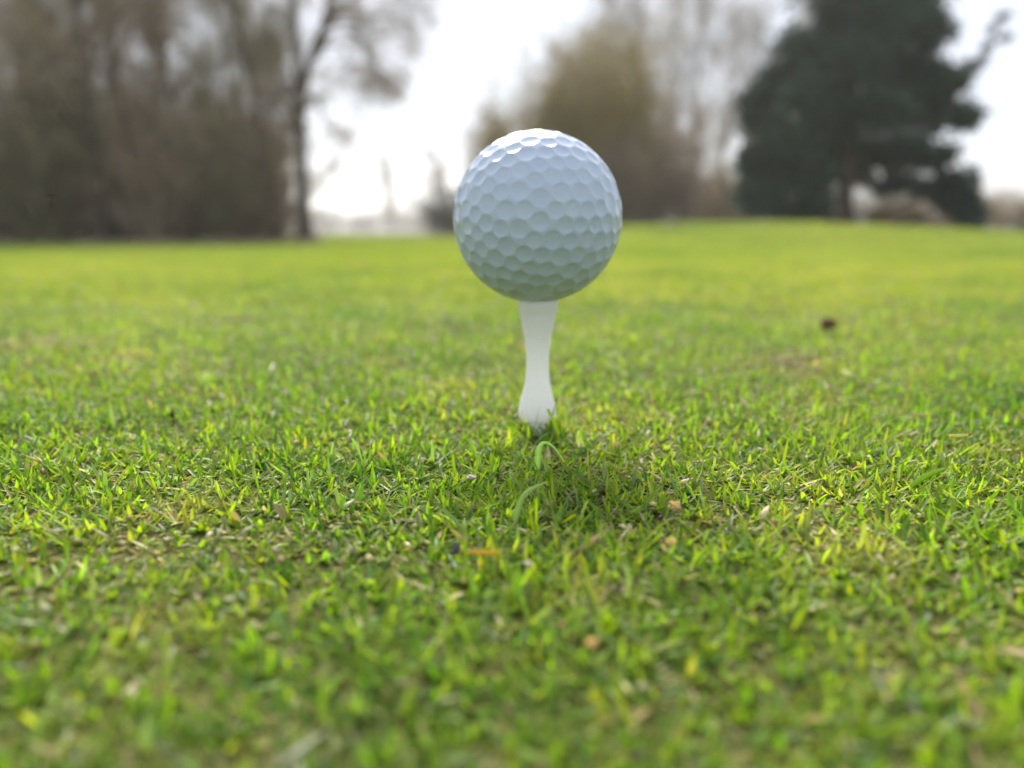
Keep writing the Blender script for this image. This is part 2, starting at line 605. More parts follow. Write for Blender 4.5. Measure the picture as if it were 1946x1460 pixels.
def scatter_patches(name, label, y0, y1, size, n, L, w, seed, half=0.95, pad=0.3, variants=4, tone=(1, 1, 1)):
    src = bpy.data.collections.new(name + '_source')
    for k in range(variants):
        po = bpy.data.objects.new('turf_patch', patch_mesh('turf_patch', size, n, L, w, seed + k, tone=tone))
        src.objects.link(po)
    r = np.random.default_rng(seed + 50)
    xs = np.arange(-(half * y1 + pad), half * y1 + pad, size)
    ys = np.arange(y0 + size / 2, y1, size)                 # the rows butt against the next stretch of lawn
    gx, gy = np.meshgrid(xs, ys)
    gx, gy = gx.ravel(), gy.ravel()
    k = np.abs(gx) < half * np.abs(gy) + pad
    k &= ~((gy > 0.0) & (gy < 0.56) & (np.abs(gx) < 0.85 * gy + 0.05 - size * 0.45))      # already covered blade by blade
    gx, gy = gx[k], gy[k]
    gz = height(gx, gy)
    me = bpy.data.meshes.new(name)
    me.from_pydata(np.stack([gx, gy, gz], -1).tolist(), [], [])
    a = me.attributes.new('pick', 'INT', 'POINT')
    a.data.foreach_set('value', r.integers(0, variants, len(gx)).astype(np.int32))
    e = 0.05 * size + 0.01
    sx = np.arctan((height(gx + e, gy) - height(gx - e, gy)) / (2 * e))
    sy = np.arctan((height(gx, gy + e) - height(gx, gy - e)) / (2 * e))
    qt = r.integers(0, 4, len(gx)) * (math.pi / 2)
    rot = np.stack([sy * 0, sx * 0, qt], -1).astype(np.float32)
    a = me.attributes.new('turn', 'FLOAT_VECTOR', 'POINT')
    a.data.foreach_set('vector', rot.ravel())
    o = obj(name, me)
    ng = bpy.data.node_groups.new(name + '_nodes', 'GeometryNodeTree')
    ng.interface.new_socket('Geometry', in_out='INPUT', socket_type='NodeSocketGeometry')
    ng.interface.new_socket('Geometry', in_out='OUTPUT', socket_type='NodeSocketGeometry')
    N, Lk = ng.nodes, ng.links
    gi, go = N.new('NodeGroupInput'), N.new('NodeGroupOutput')
    ip = N.new('GeometryNodeInstanceOnPoints')
    ci = N.new('GeometryNodeCollectionInfo')
    ci.inputs['Collection'].default_value = src
    ci.inputs['Separate Children'].default_value = True
    ci.inputs['Reset Children'].default_value = True
    na1 = N.new('GeometryNodeInputNamedAttribute')
    na1.data_type = 'INT'
    na1.inputs['Name'].default_value = 'pick'
    na2 = N.new('GeometryNodeInputNamedAttribute')
    na2.data_type = 'FLOAT_VECTOR'
    na2.inputs['Name'].default_value = 'turn'
    Lk.new(gi.outputs[0], ip.inputs['Points'])
    Lk.new(ci.outputs[0], ip.inputs['Instance'])
    ip.inputs['Pick Instance'].default_value = True
    Lk.new(na1.outputs['Attribute'], ip.inputs['Instance Index'])
    Lk.new(na2.outputs['Attribute'], ip.inputs['Rotation'])
    Lk.new(ip.outputs[0], go.inputs[0])
    mod = o.modifiers.new('turf', 'NODES')
    mod.node_group = ng
    tag(o, label, 'grass', kind='stuff')
    return o


# ------------------------------------------------------------------ golf ball on its tee
BALL_R = 0.021335
th_b = R(12.17)
el_b = th_b - PITCH
d_b = 0.1996
az_b = math.atan((1019 - 973) / F_PX / math.cos(th_b) * 1.0)
ball_c = Vector((d_b * math.cos(el_b) * math.sin(az_b), d_b * math.cos(el_b) * math.cos(az_b), CAM_Z + d_b * math.sin(el_b)))
TEE_XY = (ball_c.x + 0.0003, ball_c.y)


def icosa_group():
    """the 60 rotations of the icosahedron, with its 12 vertices and 20 face centres"""
    p = (1 + 5 ** 0.5) / 2
    V = []
    for s1 in (-1, 1):
        for s2 in (-1, 1):
            V += [(0, s1, s2 * p), (s1, s2 * p, 0), (s2 * p, 0, s1)]
    V = np.array(V) / math.sqrt(1 + p * p)

    def rot(ax, a):
        ax = ax / np.linalg.norm(ax)
        K = np.array([[0, -ax[2], ax[1]], [ax[2], 0, -ax[0]], [-ax[1], ax[0], 0]])
        return np.eye(3) + math.sin(a) * K + (1 - math.cos(a)) * K @ K
    Fc = []
    D = V @ V.T
    for i in range(12):
        for j in range(i):
            for k in range(j):
                if D[i, j] > 0.4 and D[i, k] > 0.4 and D[j, k] > 0.4:
                    c = V[i] + V[j] + V[k]
                    Fc.append(c / np.linalg.norm(c))
    Fc = np.array(Fc)
    gens = [rot(V[0], 2 * math.pi / 5), rot(Fc[0], 2 * math.pi / 3)]
    G = [np.eye(3)]
    grew = True
    while grew:
        grew = False
        for g in list(G):
            for h in gens:
                c = g @ h
                if not any(np.allclose(c, e, atol=1e-6) for e in G):
                    G.append(c)
                    grew = True
    return np.array(G), V, Fc


def dimple_layout():
    G, V, Fc = icosa_group()
    r = np.random.default_rng(5)
    n_orb = 5
    best = None
    want = np.array([1.10, 1.04, 0.98, 0.86, 1.12])        # the sizes the rows alternate between
    for trial in range(3):
        reps = r.normal(size=(n_orb, 3))
        reps /= np.linalg.norm(reps, axis=1)[:, None]
        for it in range(420):
            pts = np.einsum('gij,oj->ogi', G, reps).reshape(-1, 3)
            allp = np.vstack([pts, V, Fc])
            wt = np.concatenate([np.repeat(want, 60), np.full(12, 0.92), np.full(20, 0.80)])
            f = np.zeros_like(reps)
            for k in range(n_orb):
                dlt = reps[k] - allp
                dist = np.linalg.norm(dlt, axis=1)
                ok = dist > 1e-4
                s = (want[k] + wt[ok]) * 0.5
                f[k] = ((dlt[ok] / dist[ok][:, None]) * ((0.21 * s / dist[ok]) ** 9)[:, None]).sum(0)
            step = 0.02 * (1 - it / 420) + 0.0008
            nf = np.linalg.norm(f, axis=1)
            reps = reps + f / (nf[:, None] + 1e-9) * np.minimum(nf, 1)[:, None] * step
            reps /= np.linalg.norm(reps, axis=1)[:, None]
        pts = np.einsum('gij,oj->ogi', G, reps).reshape(-1, 3)
        allp = np.vstack([pts, V, Fc])
        ang = np.arccos(np.clip(allp @ allp.T, -1, 1))
        np.fill_diagonal(ang, 9)
        rad = np.concatenate([np.repeat(want, 60), np.full(12, 0.92), np.full(20, 0.80)]) * 0.05
        for it in range(160):                               # let every dimple grow until it nearly meets its neighbours
            gap = ang - rad[:, None] - rad[None]
            g = gap.min(1)
            rad = np.clip(rad + 0.25 * (g - 0.003), 0.055, 0.125)
        cover = (rad ** 2).sum()
        if best is None or cover > best[0]:
            best = (cover, allp, rad)
    return best[1], best[2]


def build_ball():
    import bmesh
    bm = bmesh.new()
    bmesh.ops.create_icosphere(bm, subdivisions=8, radius=1.0)
    me = bpy.data.meshes.new('golf_ball')
    bm.to_mesh(me)
    bm.free()
    n = len(me.vertices)
    co = np.empty(n * 3, dtype=np.float32)
    me.vertices.foreach_get('co', co)
    co = co.reshape(-1, 3).astype(np.float64)
    co /= np.linalg.norm(co, axis=1)[:, None]
    P, rad = dimple_layout()
    # turn the pattern so no symmetry axis faces the lens
    a, b, c = 0.62, 0.37, 1.1
    Rx = np.array([[1, 0, 0], [0, math.cos(a), -math.sin(a)], [0, math.sin(a), math.cos(a)]])
    Ry = np.array([[math.cos(b), 0, math.sin(b)], [0, 1, 0], [-math.sin(b), 0, math.cos(b)]])
    Rz = np.array([[math.cos(c), -math.sin(c), 0], [math.sin(c), math.cos(c), 0], [0, 0, 1]])
    P = P @ (Rx @ Ry @ Rz).T
    disp = np.zeros(n)
    for s in range(0, n, 20000):
        ang = np.arccos(np.clip(co[s:s + 20000] @ P.T, -1, 1))
        u = ang / rad[None]
        k = u.argmin(1)
        ii = np.arange(len(k))
        uu = u[ii, k]
        rr = rad[k]
        depth = 0.158 * rr                                   # relative to the ball radius
        t = np.clip(uu, 0, 1.08)
        d = depth * (1 - t ** 2.3)
        # soft lip
        lip = np.clip((1.03 - uu) / 0.08, 0, 1)
        disp[s:s + 20000] = -np.maximum(d, 0) * lip ** 0.5
    co = co * (1 + disp)[:, None] * BALL_R
    me.vertices.foreach_set('co', co.astype(np.float32).ravel())
    me.polygons.foreach_set('use_smooth', np.ones(len(me.polygons), dtype=bool))
    me.update()
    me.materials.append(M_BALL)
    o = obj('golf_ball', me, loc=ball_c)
    tag(o, 'white dimpled golf ball resting on the tee', 'golf ball')


def build_tee():
    t = empty('golf_tee', (TEE_XY[0], TEE_XY[1], 0.0))
    tag(t, 'white plastic golf tee with flared foot pushed into the turf', 'golf tee')
    H = CAM_Z
    zrim = ball_c.z - math.sqrt(BALL_R ** 2 - 0.0044 ** 2) + 0.00012
    mm = 0.001
    cup = [(0.0006, zrim - 0.0012), (0.0030, zrim - 0.0006), (0.0043, zrim - 0.00008), (0.0047, zrim + 0.00006), (0.0050, zrim - 0.0001),
           (0.00512, zrim - 0.0006), (0.00506, zrim - 0.0018), (0.00492, zrim - 0.0030), (0.00484, zrim - 0.0032)]
    v, f = lathe(cup, 72)
    obj('cup', mesh_from('tee_cup', v, [x[:, ::-1] for x in f], M_TEE, True), t)
    zc = [(4.74, 20.55), (4.62, 21.3), (4.17, 23.9), (3.45, 27.3), (3.04, 31.1), (2.96, 33.6), (3.0, 35.7), (3.27, 38.8), (3.75, 41.2), (4.36, 43.5), (4.80, 45.2)]
    # smooth the shaft outline
    zz = np.array([p[1] for p in zc])
    rr = np.array([p[0] for p in zc])
    zi = np.linspace(zz[0], zz[-1], 60)
    ri = np.interp(zi, zz, rr)
    for _ in range(6):
        ri[1:-1] = (ri[:-2] + 2 * ri[1:-1] + ri[2:]) / 4
    v, f = lathe([(a * mm, H - b * mm) for a, b in zip(ri, zi)], 72)
    obj('shaft', mesh_from('tee_shaft', v, [x[:, ::-1] for x in f], M_TEE, True), t)
    col = [(4.80, 45.2), (4.98, 45.9), (5.06, 46.7), (5.02, 47.6), (4.86, 48.4), (4.4, 49.0), (3.4, 49.4), (2.2, 49.6)]
    v, f = lathe([(a * mm, H - b * mm) for a, b in col], 72)
    obj('stop_collar', mesh_from('tee_collar', v, [x[:, ::-1] for x in f], M_TEE, True), t)
    spike = [(2.2, 49.6), (2.1, 55), (1.6, 72), (0.9, 80), (0.05, 83)]
    v, f = lathe([(a * mm, H - b * mm) for a, b in spike], 32)
    obj('spike', mesh_from('tee_spike', v, [x[:, ::-1] for x in f], M_TEE, True), t)


build_ball()
build_tee()
build_near_grass()
scatter_patches('lawn_grass', 'smooth mown turf of the tee a step beyond the ball', -0.52, 2.9, 0.06, 800, 0.0044, 0.0010, 100, half=1.3, pad=0.9, tone=(1.15, 1.0, 1.3))
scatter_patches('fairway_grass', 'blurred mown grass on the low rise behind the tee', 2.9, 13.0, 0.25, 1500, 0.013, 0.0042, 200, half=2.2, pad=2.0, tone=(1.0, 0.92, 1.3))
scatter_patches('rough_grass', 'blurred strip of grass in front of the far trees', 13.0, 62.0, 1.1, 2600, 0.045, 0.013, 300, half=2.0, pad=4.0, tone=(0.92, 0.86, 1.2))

# ------------------------------------------------------------------ trees
def tubes(polys, sides):
    """polys: list of (pts Nx3, radii N). One mesh of tapered tubes."""
    V, Q, off = [], [], 0
    ca = np.cos(np.linspace(0, 2 * math.pi, sides, endpoint=False))
    sa = np.sin(np.linspace(0, 2 * math.pi, sides, endpoint=False))
    jj = np.arange(sides)
    for pts, rad in polys:
        n = len(pts)
        d = np.gradient(pts, axis=0)
        d /= np.linalg.norm(d, axis=1)[:, None] + 1e-9
        ref = np.array([0.31, 0.17, 0.2]) if abs(d[0, 2]) > 0.8 else np.array([0, 0, 1.0])
        a = np.cross(d, ref)
        a /= np.linalg.norm(a, axis=1)[:, None] + 1e-9
        b = np.cross(d, a)
        ring = pts[:, None] + rad[:, None, None] * (a[:, None] * ca[None, :, None] + b[:, None] * sa[None, :, None])
        V.append(ring.reshape(-1, 3))
        i = np.arange(n - 1)[:, None] * sides
        q = np.stack([i + jj, i + (jj + 1) % sides, i + sides + (jj + 1) % sides, i + sides + jj], -1).reshape(-1, 4)
        Q.append(q + off)
        off += n * sides
    return np.vstack(V), np.vstack(Q)


def branch(p, d, L, r0, r1, rnd, n=5, wob=0.18, up=0.08):
    pts = [np.array(p, float)]
    d = np.array(d, float)
    d /= np.linalg.norm(d)
    for _ in range(n):
        d = d + np.array([rnd.gauss(0, wob), rnd.gauss(0, wob), rnd.gauss(0, wob) + up])
        d /= np.linalg.norm(d)
        pts.append(pts[-1] + d * (L / n))
    return np.array(pts), np.linspace(r0, r1, n + 1)


def side_dir(d, ang, rnd):
    d = d / (np.linalg.norm(d) + 1e-9)
    v = np.array([rnd.gauss(0, 1), rnd.gauss(0, 1), rnd.gauss(0, 1)])
    v -= d * v.dot(d)
    v /= np.linalg.norm(v) + 1e-9
    return d * math.cos(ang) + v * math.sin(ang)


def slivers(A, length, width, r, up=0.5, droop=0.0):
    """very fine end twigs: narrow pointed blades of wood growing from the anchors A"""
    n = len(A)
    d = r.normal(size=(n, 3)) * np.array([1, 1, 0.8]) + np.array([0, 0, up - droop])
    d /= np.linalg.norm(d, axis=1)[:, None]
    w = np.cross(d, r.normal(size=(n, 3)))
    w /= np.linalg.norm(w, axis=1)[:, None] + 1e-9
    L = length * r.uniform(0.5, 1.4, n)[:, None]
    v = np.stack([A - w * width / 2, A + w * width / 2, A + d * L + w * width * 0.2, A + d * L - w * width * 0.2], 1)
    return v.reshape(-1, 3), np.arange(n * 4).reshape(-1, 4)


def add_slivers(v, q, polys, n, length, width, seed, up=0.5, droop=0.0, loose=0.35):
    r = np.random.default_rng(seed)
    P = np.vstack([p for p, _ in polys])
    A = P[r.integers(0, len(P), n)] + r.normal(0, length * loose, (n, 3))
    A[:, 2] = np.maximum(A[:, 2], 0.0)
    v2, q2 = slivers(A, length, width, r, up, droop)
    return np.vstack([v, v2]), np.vstack([q, q2 + len(v)])


def bare_tree_meshes(name, seed, H, r0, limbs, kids, spread, m_bark, m_twig, start=0.3, up=0.1, levels=3, twig_r=0.008, stems=None, droop=0.0, fine=0, fine_l=0.35, fine_w=0.014, loose=0.35):
    rnd = random.Random(seed)
    thick, thin = [], []
    if stems is None:
        stems = [branch((0, 0, -0.15), (0, 0, 1), H, r0, r0 * 0.12, rnd, 9, 0.06, 0.05)]
        k = stems[0][1]
        k[0] *= 1.5

    def grow(parent, level, nk, L):
        pts, rad = parent
        n = len(pts)
        for _ in range(nk):
            t = rnd.uniform(start if level == 1 else 0.2, 1.0) * (n - 1)
            i = min(int(t), n - 2)
            p = pts[i] + (pts[i + 1] - pts[i]) * (t - i)
            pr = rad[i]
            f = 1 - 0.55 * t / (n - 1)
            d = side_dir(pts[i + 1] - pts[i], rnd.uniform(*spread), rnd)
            LL = L * f * rnd.uniform(0.6, 1.15)
            r1 = max(twig_r, pr * rnd.uniform(0.35, 0.55))
            br = branch(p, d, LL, r1, max(twig_r * 0.7, r1 * 0.25), rnd, 4 if level < 3 else 3, 0.14, up if level < 3 else up - droop)
            (thick if level <= 1 else thin).append(br)
            if level < levels:
                grow(br, level + 1, kids[level - 1], L * 0.46)
    for s in stems:
        thick.append(s)
        grow(s, 1, limbs, H * 0.42)
    v, q = tubes(thick, 6)
    mt = mesh_from(name + '_trunk', v, q, m_bark, True)
    v, q = tubes(thin, 3)
    if fine:
        v, q = add_slivers(v, q, thin, fine, fine_l, fine_w, seed, 0.5, droop * 5, loose)
    mc = mesh_from(name + '_crown', v, q, m_twig, True)
    return mt, mc


def leaf_quads(P, size, r, flat=0.0):
    n = len(P)
    a = r.normal(size=(n, 3))
    a /= np.linalg.norm(a, axis=1)[:, None]
    b = np.cross(a, r.normal(size=(n, 3)))
    b /= np.linalg.norm(b, axis=1)[:, None]
    s = size * r.uniform(0.6, 1.4, n)[:, None]
    v = np.stack([P - a * s, P + b * s * 0.42, P + a * s, P - b * s * 0.42], 1).reshape(-1, 3)
    q = np.arange(n * 4).reshape(-1, 4)
    c = np.repeat(np.exp(r.normal(0, 0.25, n))[:, None], 3, 1) * np.exp(r.normal(0, 0.06, (n, 3)))
    return v, q, np.repeat(c, 4, 0)


def shrub_meshes(name, seed, H, Wd, n_stems, kids, m_twig, m_leaf=None, n_leaf=0, leaf=0.05, twig_r=0.007, lean=0.45, fine=0, fine_l=0.3, fine_w=0.014):
    rnd = random.Random(seed)
    thick, thin = [], []
    tips = []
    for _ in range(n_stems):
        a = rnd.uniform(0, 2 * math.pi)
        q = math.sqrt(rnd.random()) * Wd * 0.32
        ln = rnd.uniform(0, lean)
        br = branch((q * math.cos(a), q * math.sin(a), -0.1), (math.sin(ln) * math.cos(a), math.sin(ln) * math.sin(a), math.cos(ln)),
                    H * rnd.uniform(0.6, 1.05), rnd.uniform(0.018, 0.04), 0.007, rnd, 6, 0.10, 0.06)
        thick.append(br)
        for _ in range(kids[0]):
            t = rnd.uniform(0.08, 1) * 6
            i = min(int(t), 5)
            p = br[0][i] + (br[0][i + 1] - br[0][i]) * (t - i)
            b2 = branch(p, side_dir(br[0][i + 1] - br[0][i], rnd.uniform(0.4, 1.1), rnd), H * 0.26 * rnd.uniform(0.5, 1.2), 0.013, twig_r, rnd, 3, 0.16, 0.08)
            thin.append(b2)
            for _ in range(kids[1]):
                j = rnd.randint(0, 2)
                b3 = branch(b2[0][j] * 0.5 + b2[0][j + 1] * 0.5, side_dir(b2[0][j + 1] - b2[0][j], rnd.uniform(0.4, 1.2), rnd),
                            H * 0.13 * rnd.uniform(0.5, 1.3), twig_r, twig_r * 0.6, rnd, 2, 0.2, 0.05)
                thin.append(b3)
                tips.append(b3[0][-1])
                tips.append(b3[0][1])
    v, q = tubes(thick, 5)
    ms = mesh_from(name + '_stems', v, q, m_twig, True)
    v, q = tubes(thin, 3)
    if fine:
        v, q = add_slivers(v, q, thin, fine, fine_l, fine_w, seed)
    mt = mesh_from(name + '_twigs', v, q, m_twig, True)
    ml = None
    if m_leaf and n_leaf:
        r = np.random.default_rng(seed)
        T = np.array(tips)
        P = T[r.integers(0, len(T), n_leaf)] + r.normal(0, H * 0.03, (n_leaf, 3))
        P = P[P[:, 2] > 0.02]
        v, q, c = leaf_quads(P, leaf, r)
        ml = mesh_from(name + '_leaves', v, q, m_leaf, False, c)
    return ms, mt, ml


def place(name, label, cat, px, D, parts, py=None, rz=0.0, scale=1.0, group=None):
    p = at(px, 440, D)
    z = float(height(p.x, p.y)) - 0.02
    t = empty(name, (p.x, p.y, z), rz, scale)
    tag(t, label, cat, group)
    for pn, me in parts:
        if me is not None:
            obj(pn, me, t)
    return t


rr = random.Random(99)

# the dense wood on the left: bare trees over a tangled brush
wood_a = bare_tree_meshes('wood_tree_a', 1, 11.0, 0.17, 13, (7, 6), (0.35, 0.85), M_BARK, M_TWIG, start=0.16, twig_r=0.010, fine=7000, loose=0.35)
wood_b = bare_tree_meshes('wood_tree_b', 2, 12.5, 0.20, 14, (7, 6), (0.30, 0.75), M_BARK, M_TWIG, start=0.18, twig_r=0.010, fine=7000, loose=0.35)
wood_c = bare_tree_meshes('wood_tree_c', 3, 10.0, 0.13, 15, (8, 5), (0.35, 0.95), M_BARK, M_TWIG_MOSS, start=0.12, twig_r=0.009, fine=7000, loose=0.35)
brush_a = shrub_meshes('brush_a', 11, 4.4, 2.6, 26, (11, 3), M_TWIG, M_DEADLEAF, 1800, 0.06, fine=4000)
brush_b = shrub_meshes('brush_b', 12, 4.9, 2.4, 24, (11, 3), M_TWIG_MOSS, M_LEAF, 1500, 0.06, fine=4000)
brush_c = shrub_meshes('brush_c', 13, 3.2, 2.8, 30, (9, 3), M_TWIG, M_DEADLEAF, 2600, 0.055, lean=0.7, fine=4000)

wood = [(-40, 27, 0), (45, 31, 1), (110, 28, 2), (165, 34, 0), (225, 29, 1), (290, 33, 2), (345, 28, 0), (368, 30, 2), (330, 36, 1),
        (450, 30, 2), (500, 33, 0), (20, 38, 1), (140, 40, 2), (-110, 33, 1),
        (75, 24.6, 2), (190, 24.4, 0), (275, 24.8, 1), (520, 27, 2)]
for k, (px, D, v) in enumerate(wood):
    tm, cm = (wood_a, wood_b, wood_c)[v]
    own = {75: 'slim dark bare trunk standing before the brush, nearest the far left edge', 190: 'slim bare tree before the brush, second trunk from the left edge',
           275: 'slim bare tree before the brush, third trunk from the left edge', 520: 'slim bare tree at the right end of the dense wood beside the forked tree'}
    place('bare_tree', own.get(px) or 'bare grey-brown tree packed among others in the dense wood behind the brush', 'tree', px, D,
          [('trunk', tm), ('crown', cm)], rz=rr.uniform(0, 6.28), scale=rr.uniform(0.85, 1.15), group='bare trees in the dense wood')
brush = [(-30, 25.5, 0), (40, 26.5, 2), (95, 25, 1), (150, 27, 0), (205, 25.5, 2), (255, 26, 1), (310, 25, 0), (360, 26.5, 2), (405, 25.5, 1),
         (450, 26.5, 0), (490, 27.5, 2), (0, 30, 1), (80, 31, 0), (170, 30, 1), (240, 31, 0), (320, 30, 1), (400, 31, 0), (470, 31, 1),
         (30, 36, 0), (120, 37, 1), (210, 36, 0), (300, 37, 1), (390, 36, 0), (460, 37, 1), (-90, 29, 0), (-100, 26, 2)]
for k, (px, D, v) in enumerate(brush):
    ms, mt, ml = (brush_a, brush_b, brush_c)[v]
    place('bare_shrub', 'tangled leafless brown shrub filling the foot of the dense wood', 'shrub', px, D,
          [('stems', ms), ('twigs', mt), ('leaves', ml)], rz=rr.uniform(0, 6.28), scale=rr.uniform(0.9, 1.2), group='shrubs at the foot of the dense wood')

# the lone forked tree beside the wood
D0 = 26.0


def stem_px(points, D=D0):
    base = at(578, 440, D)
    base = Vector((base.x, base.y, float(height(base.x, base.y))))
    P, Rr = [], []
    for px, py, dy, r in points:
        r = r * 1.2
        q = at(px, py, D + dy)
        P.append(np.array([q.x - base.x, q.y - base.y, q.z - base.z]))
        Rr.append(r)
    return np.array(P), np.array(Rr)


lone_stems = [stem_px([(582, 452, 0, .34), (579, 432, 0, .21), (577, 400, 0, .165), (574, 340, 0, .15), (572, 280, 0, .145), (569, 220, 0, .14),
                       (566, 160, 0, .135), (563, 90, .1, .12), (556, 10, .2, .11), (548, -80, .3, .09), (545, -200, .5, .05)]),
              stem_px([(568, 190, 0, .13), (580, 150, -.1, .125), (598, 95, -.2, .115), (618, 40, -.3, .10), (636, -30, -.4, .085), (650, -130, -.5, .05)]),
              stem_px([(569, 235, 0, .08), (548, 190, .2, .075), (525, 140, .3, .065), (512, 80, .4, .055), (505, 0, .5, .04)]),
              ]
lr = random.Random(8)
for k in range(10):                                          # arching side limbs that hang at the ends
    y0 = lr.uniform(-120, 280)
    x0 = 572 + max(0, 190 - y0) * 0.28
    reach, rise = lr.uniform(50, 150) * (0.75 if y0 > 200 else 1.0), lr.uniform(10, 60)
    fall, dy = lr.uniform(10, 110), lr.uniform(-1.6, 1.6)
    lone_stems.append(stem_px([(x0, y0, 0, .040), (x0 + reach * .35, y0 - rise, dy * .4, .033), (x0 + reach * .7, y0 - rise * .9, dy * .7, .024),
                               (x0 + reach * .92, y0 - rise * .2 + fall * .3, dy * .9, .015), (x0 + reach, y0 + fall, dy, .007)]))
for k in range(4):
    y0 = lr.uniform(60, 300)
    reach = lr.uniform(30, 60)
    lone_stems.append(stem_px([(569, y0, 0, .03), (569 - reach * .5, y0 - 25, -.3, .024), (569 - reach, y0 - 5, -.5, .016), (569 - reach * 1.1, y0 + 45, -.6, .008)]))
lt, lc = bare_tree_meshes('lone_tree', 21, 5.2, 0.2, 7, (6, 5), (0.4, 1.05), M_BARK, M_TWIG, start=0.30, up=0.02, twig_r=0.0075, stems=lone_stems, droop=0.14, fine=6000, fine_l=0.45, fine_w=0.010, loose=0.7)
b0 = at(578, 440, D0)
lone = empty('forked_tree', (b0.x, b0.y, float(height(b0.x, b0.y))))
tag(lone, 'lone forked bare tree with dark slender trunk at the end of the wood', 'tree')
obj('trunk', lt, lone)
obj('crown', lc, lone)

# olive tree-shrub and bare neighbours behind the ball
olive = shrub_meshes('olive_willow', 31, 8.6, 4.6, 60, (16, 5), M_TWIG_OLIVE, M_LEAF, 7000, 0.07, twig_r=0.010, lean=0.30, fine=26000, fine_w=0.018)
place('willow', 'tall olive-brown leafless willow rising to a peak right behind the ball', 'tree', 1105, 40, [('stems', olive[0]), ('twigs', olive[1]), ('leaves', olive[2])], scale=1.1)
olive2 = shrub_meshes('olive_willow_low', 32, 5.2, 4.2, 46, (13, 4), M_TWIG_OLIVE, M_LEAF, 5000, 0.07, twig_r=0.010, lean=0.5, fine=18000, fine_w=0.018)
place('willow_shrub', 'lower olive-brown shrub sloping down behind the upper left of the ball', 'shrub', 1005, 41, [('stems', olive2[0]), ('twigs', olive2[1]), ('leaves', olive2[2])], scale=(1.35, 1.1, 1.22))
brown = shrub_meshes('brown_shrub', 33, 5.6, 3.6, 44, (13, 4), M_TWIG, M_DEADLEAF, 3600, 0.06, twig_r=0.009, lean=0.35, fine=14000, fine_w=0.018)
place('brown_shrub', 'brown bare shrub between the olive willow and the dark evergreen', 'shrub', 1245, 42, [('stems', brown[0]), ('twigs', brown[1]), ('leaves', brown[2])], scale=(1.25, 1.1, 1.12))
place('brown_shrub', 'small brown bare shrub close to the left foot of the dark evergreen', 'shrub', 1372, 46, [('stems', brown[0]), ('twigs', brown[1]), ('leaves', brown[2])], rz=2.0, scale=(0.9, 0.9, 0.7))
place('brown_shrub', 'brown shrub right of the olive willow just above the crest of grass', 'shrub', 1175, 38, [('stems', brown[0]), ('twigs', brown[1]), ('leaves', brown[2])], rz=4.0, scale=0.8)
pale_a = bare_tree_meshes('pale_tree_a', 41, 19.0, 0.22, 26, (8, 4), (0.2, 0.5), M_TWIG_PALE, M_TWIG_PALE, start=0.15, up=0.16, twig_r=0.014, fine=4500, fine_l=0.9, fine_w=0.016, loose=0.8)
pale_b = bare_tree_meshes('pale_tree_b', 42, 17.0, 0.20, 24, (8, 4), (0.2, 0.55), M_TWIG_PALE, M_TWIG_PALE, start=0.15, up=0.16, twig_r=0.014, fine=4500, fine_l=0.9, fine_w=0.016, loose=0.8)
ORD = ['first', 'second', 'third', 'fourth', 'fifth', 'sixth', 'seventh']
for k, (px, D, v, s) in enumerate([(1130, 72, 0, .95), (1195, 68, 1, 1.0), (1255, 74, 0, 1.0), (1310, 70, 1, 1.05), (1365, 76, 0, .95), (1430, 72, 1, 1.0), (1500, 75, 0, 1.0)]):
    tm, cm = (pale_a, pale_b)[v]
    place('pale_tree', ORD[k] + ' tall pale leafless tree from the ball in the thin row behind the willow', 'tree', px, D, [('trunk', tm), ('crown', cm)],
          rz=rr.uniform(0, 6.28), scale=s, group='thin row of pale bare trees')

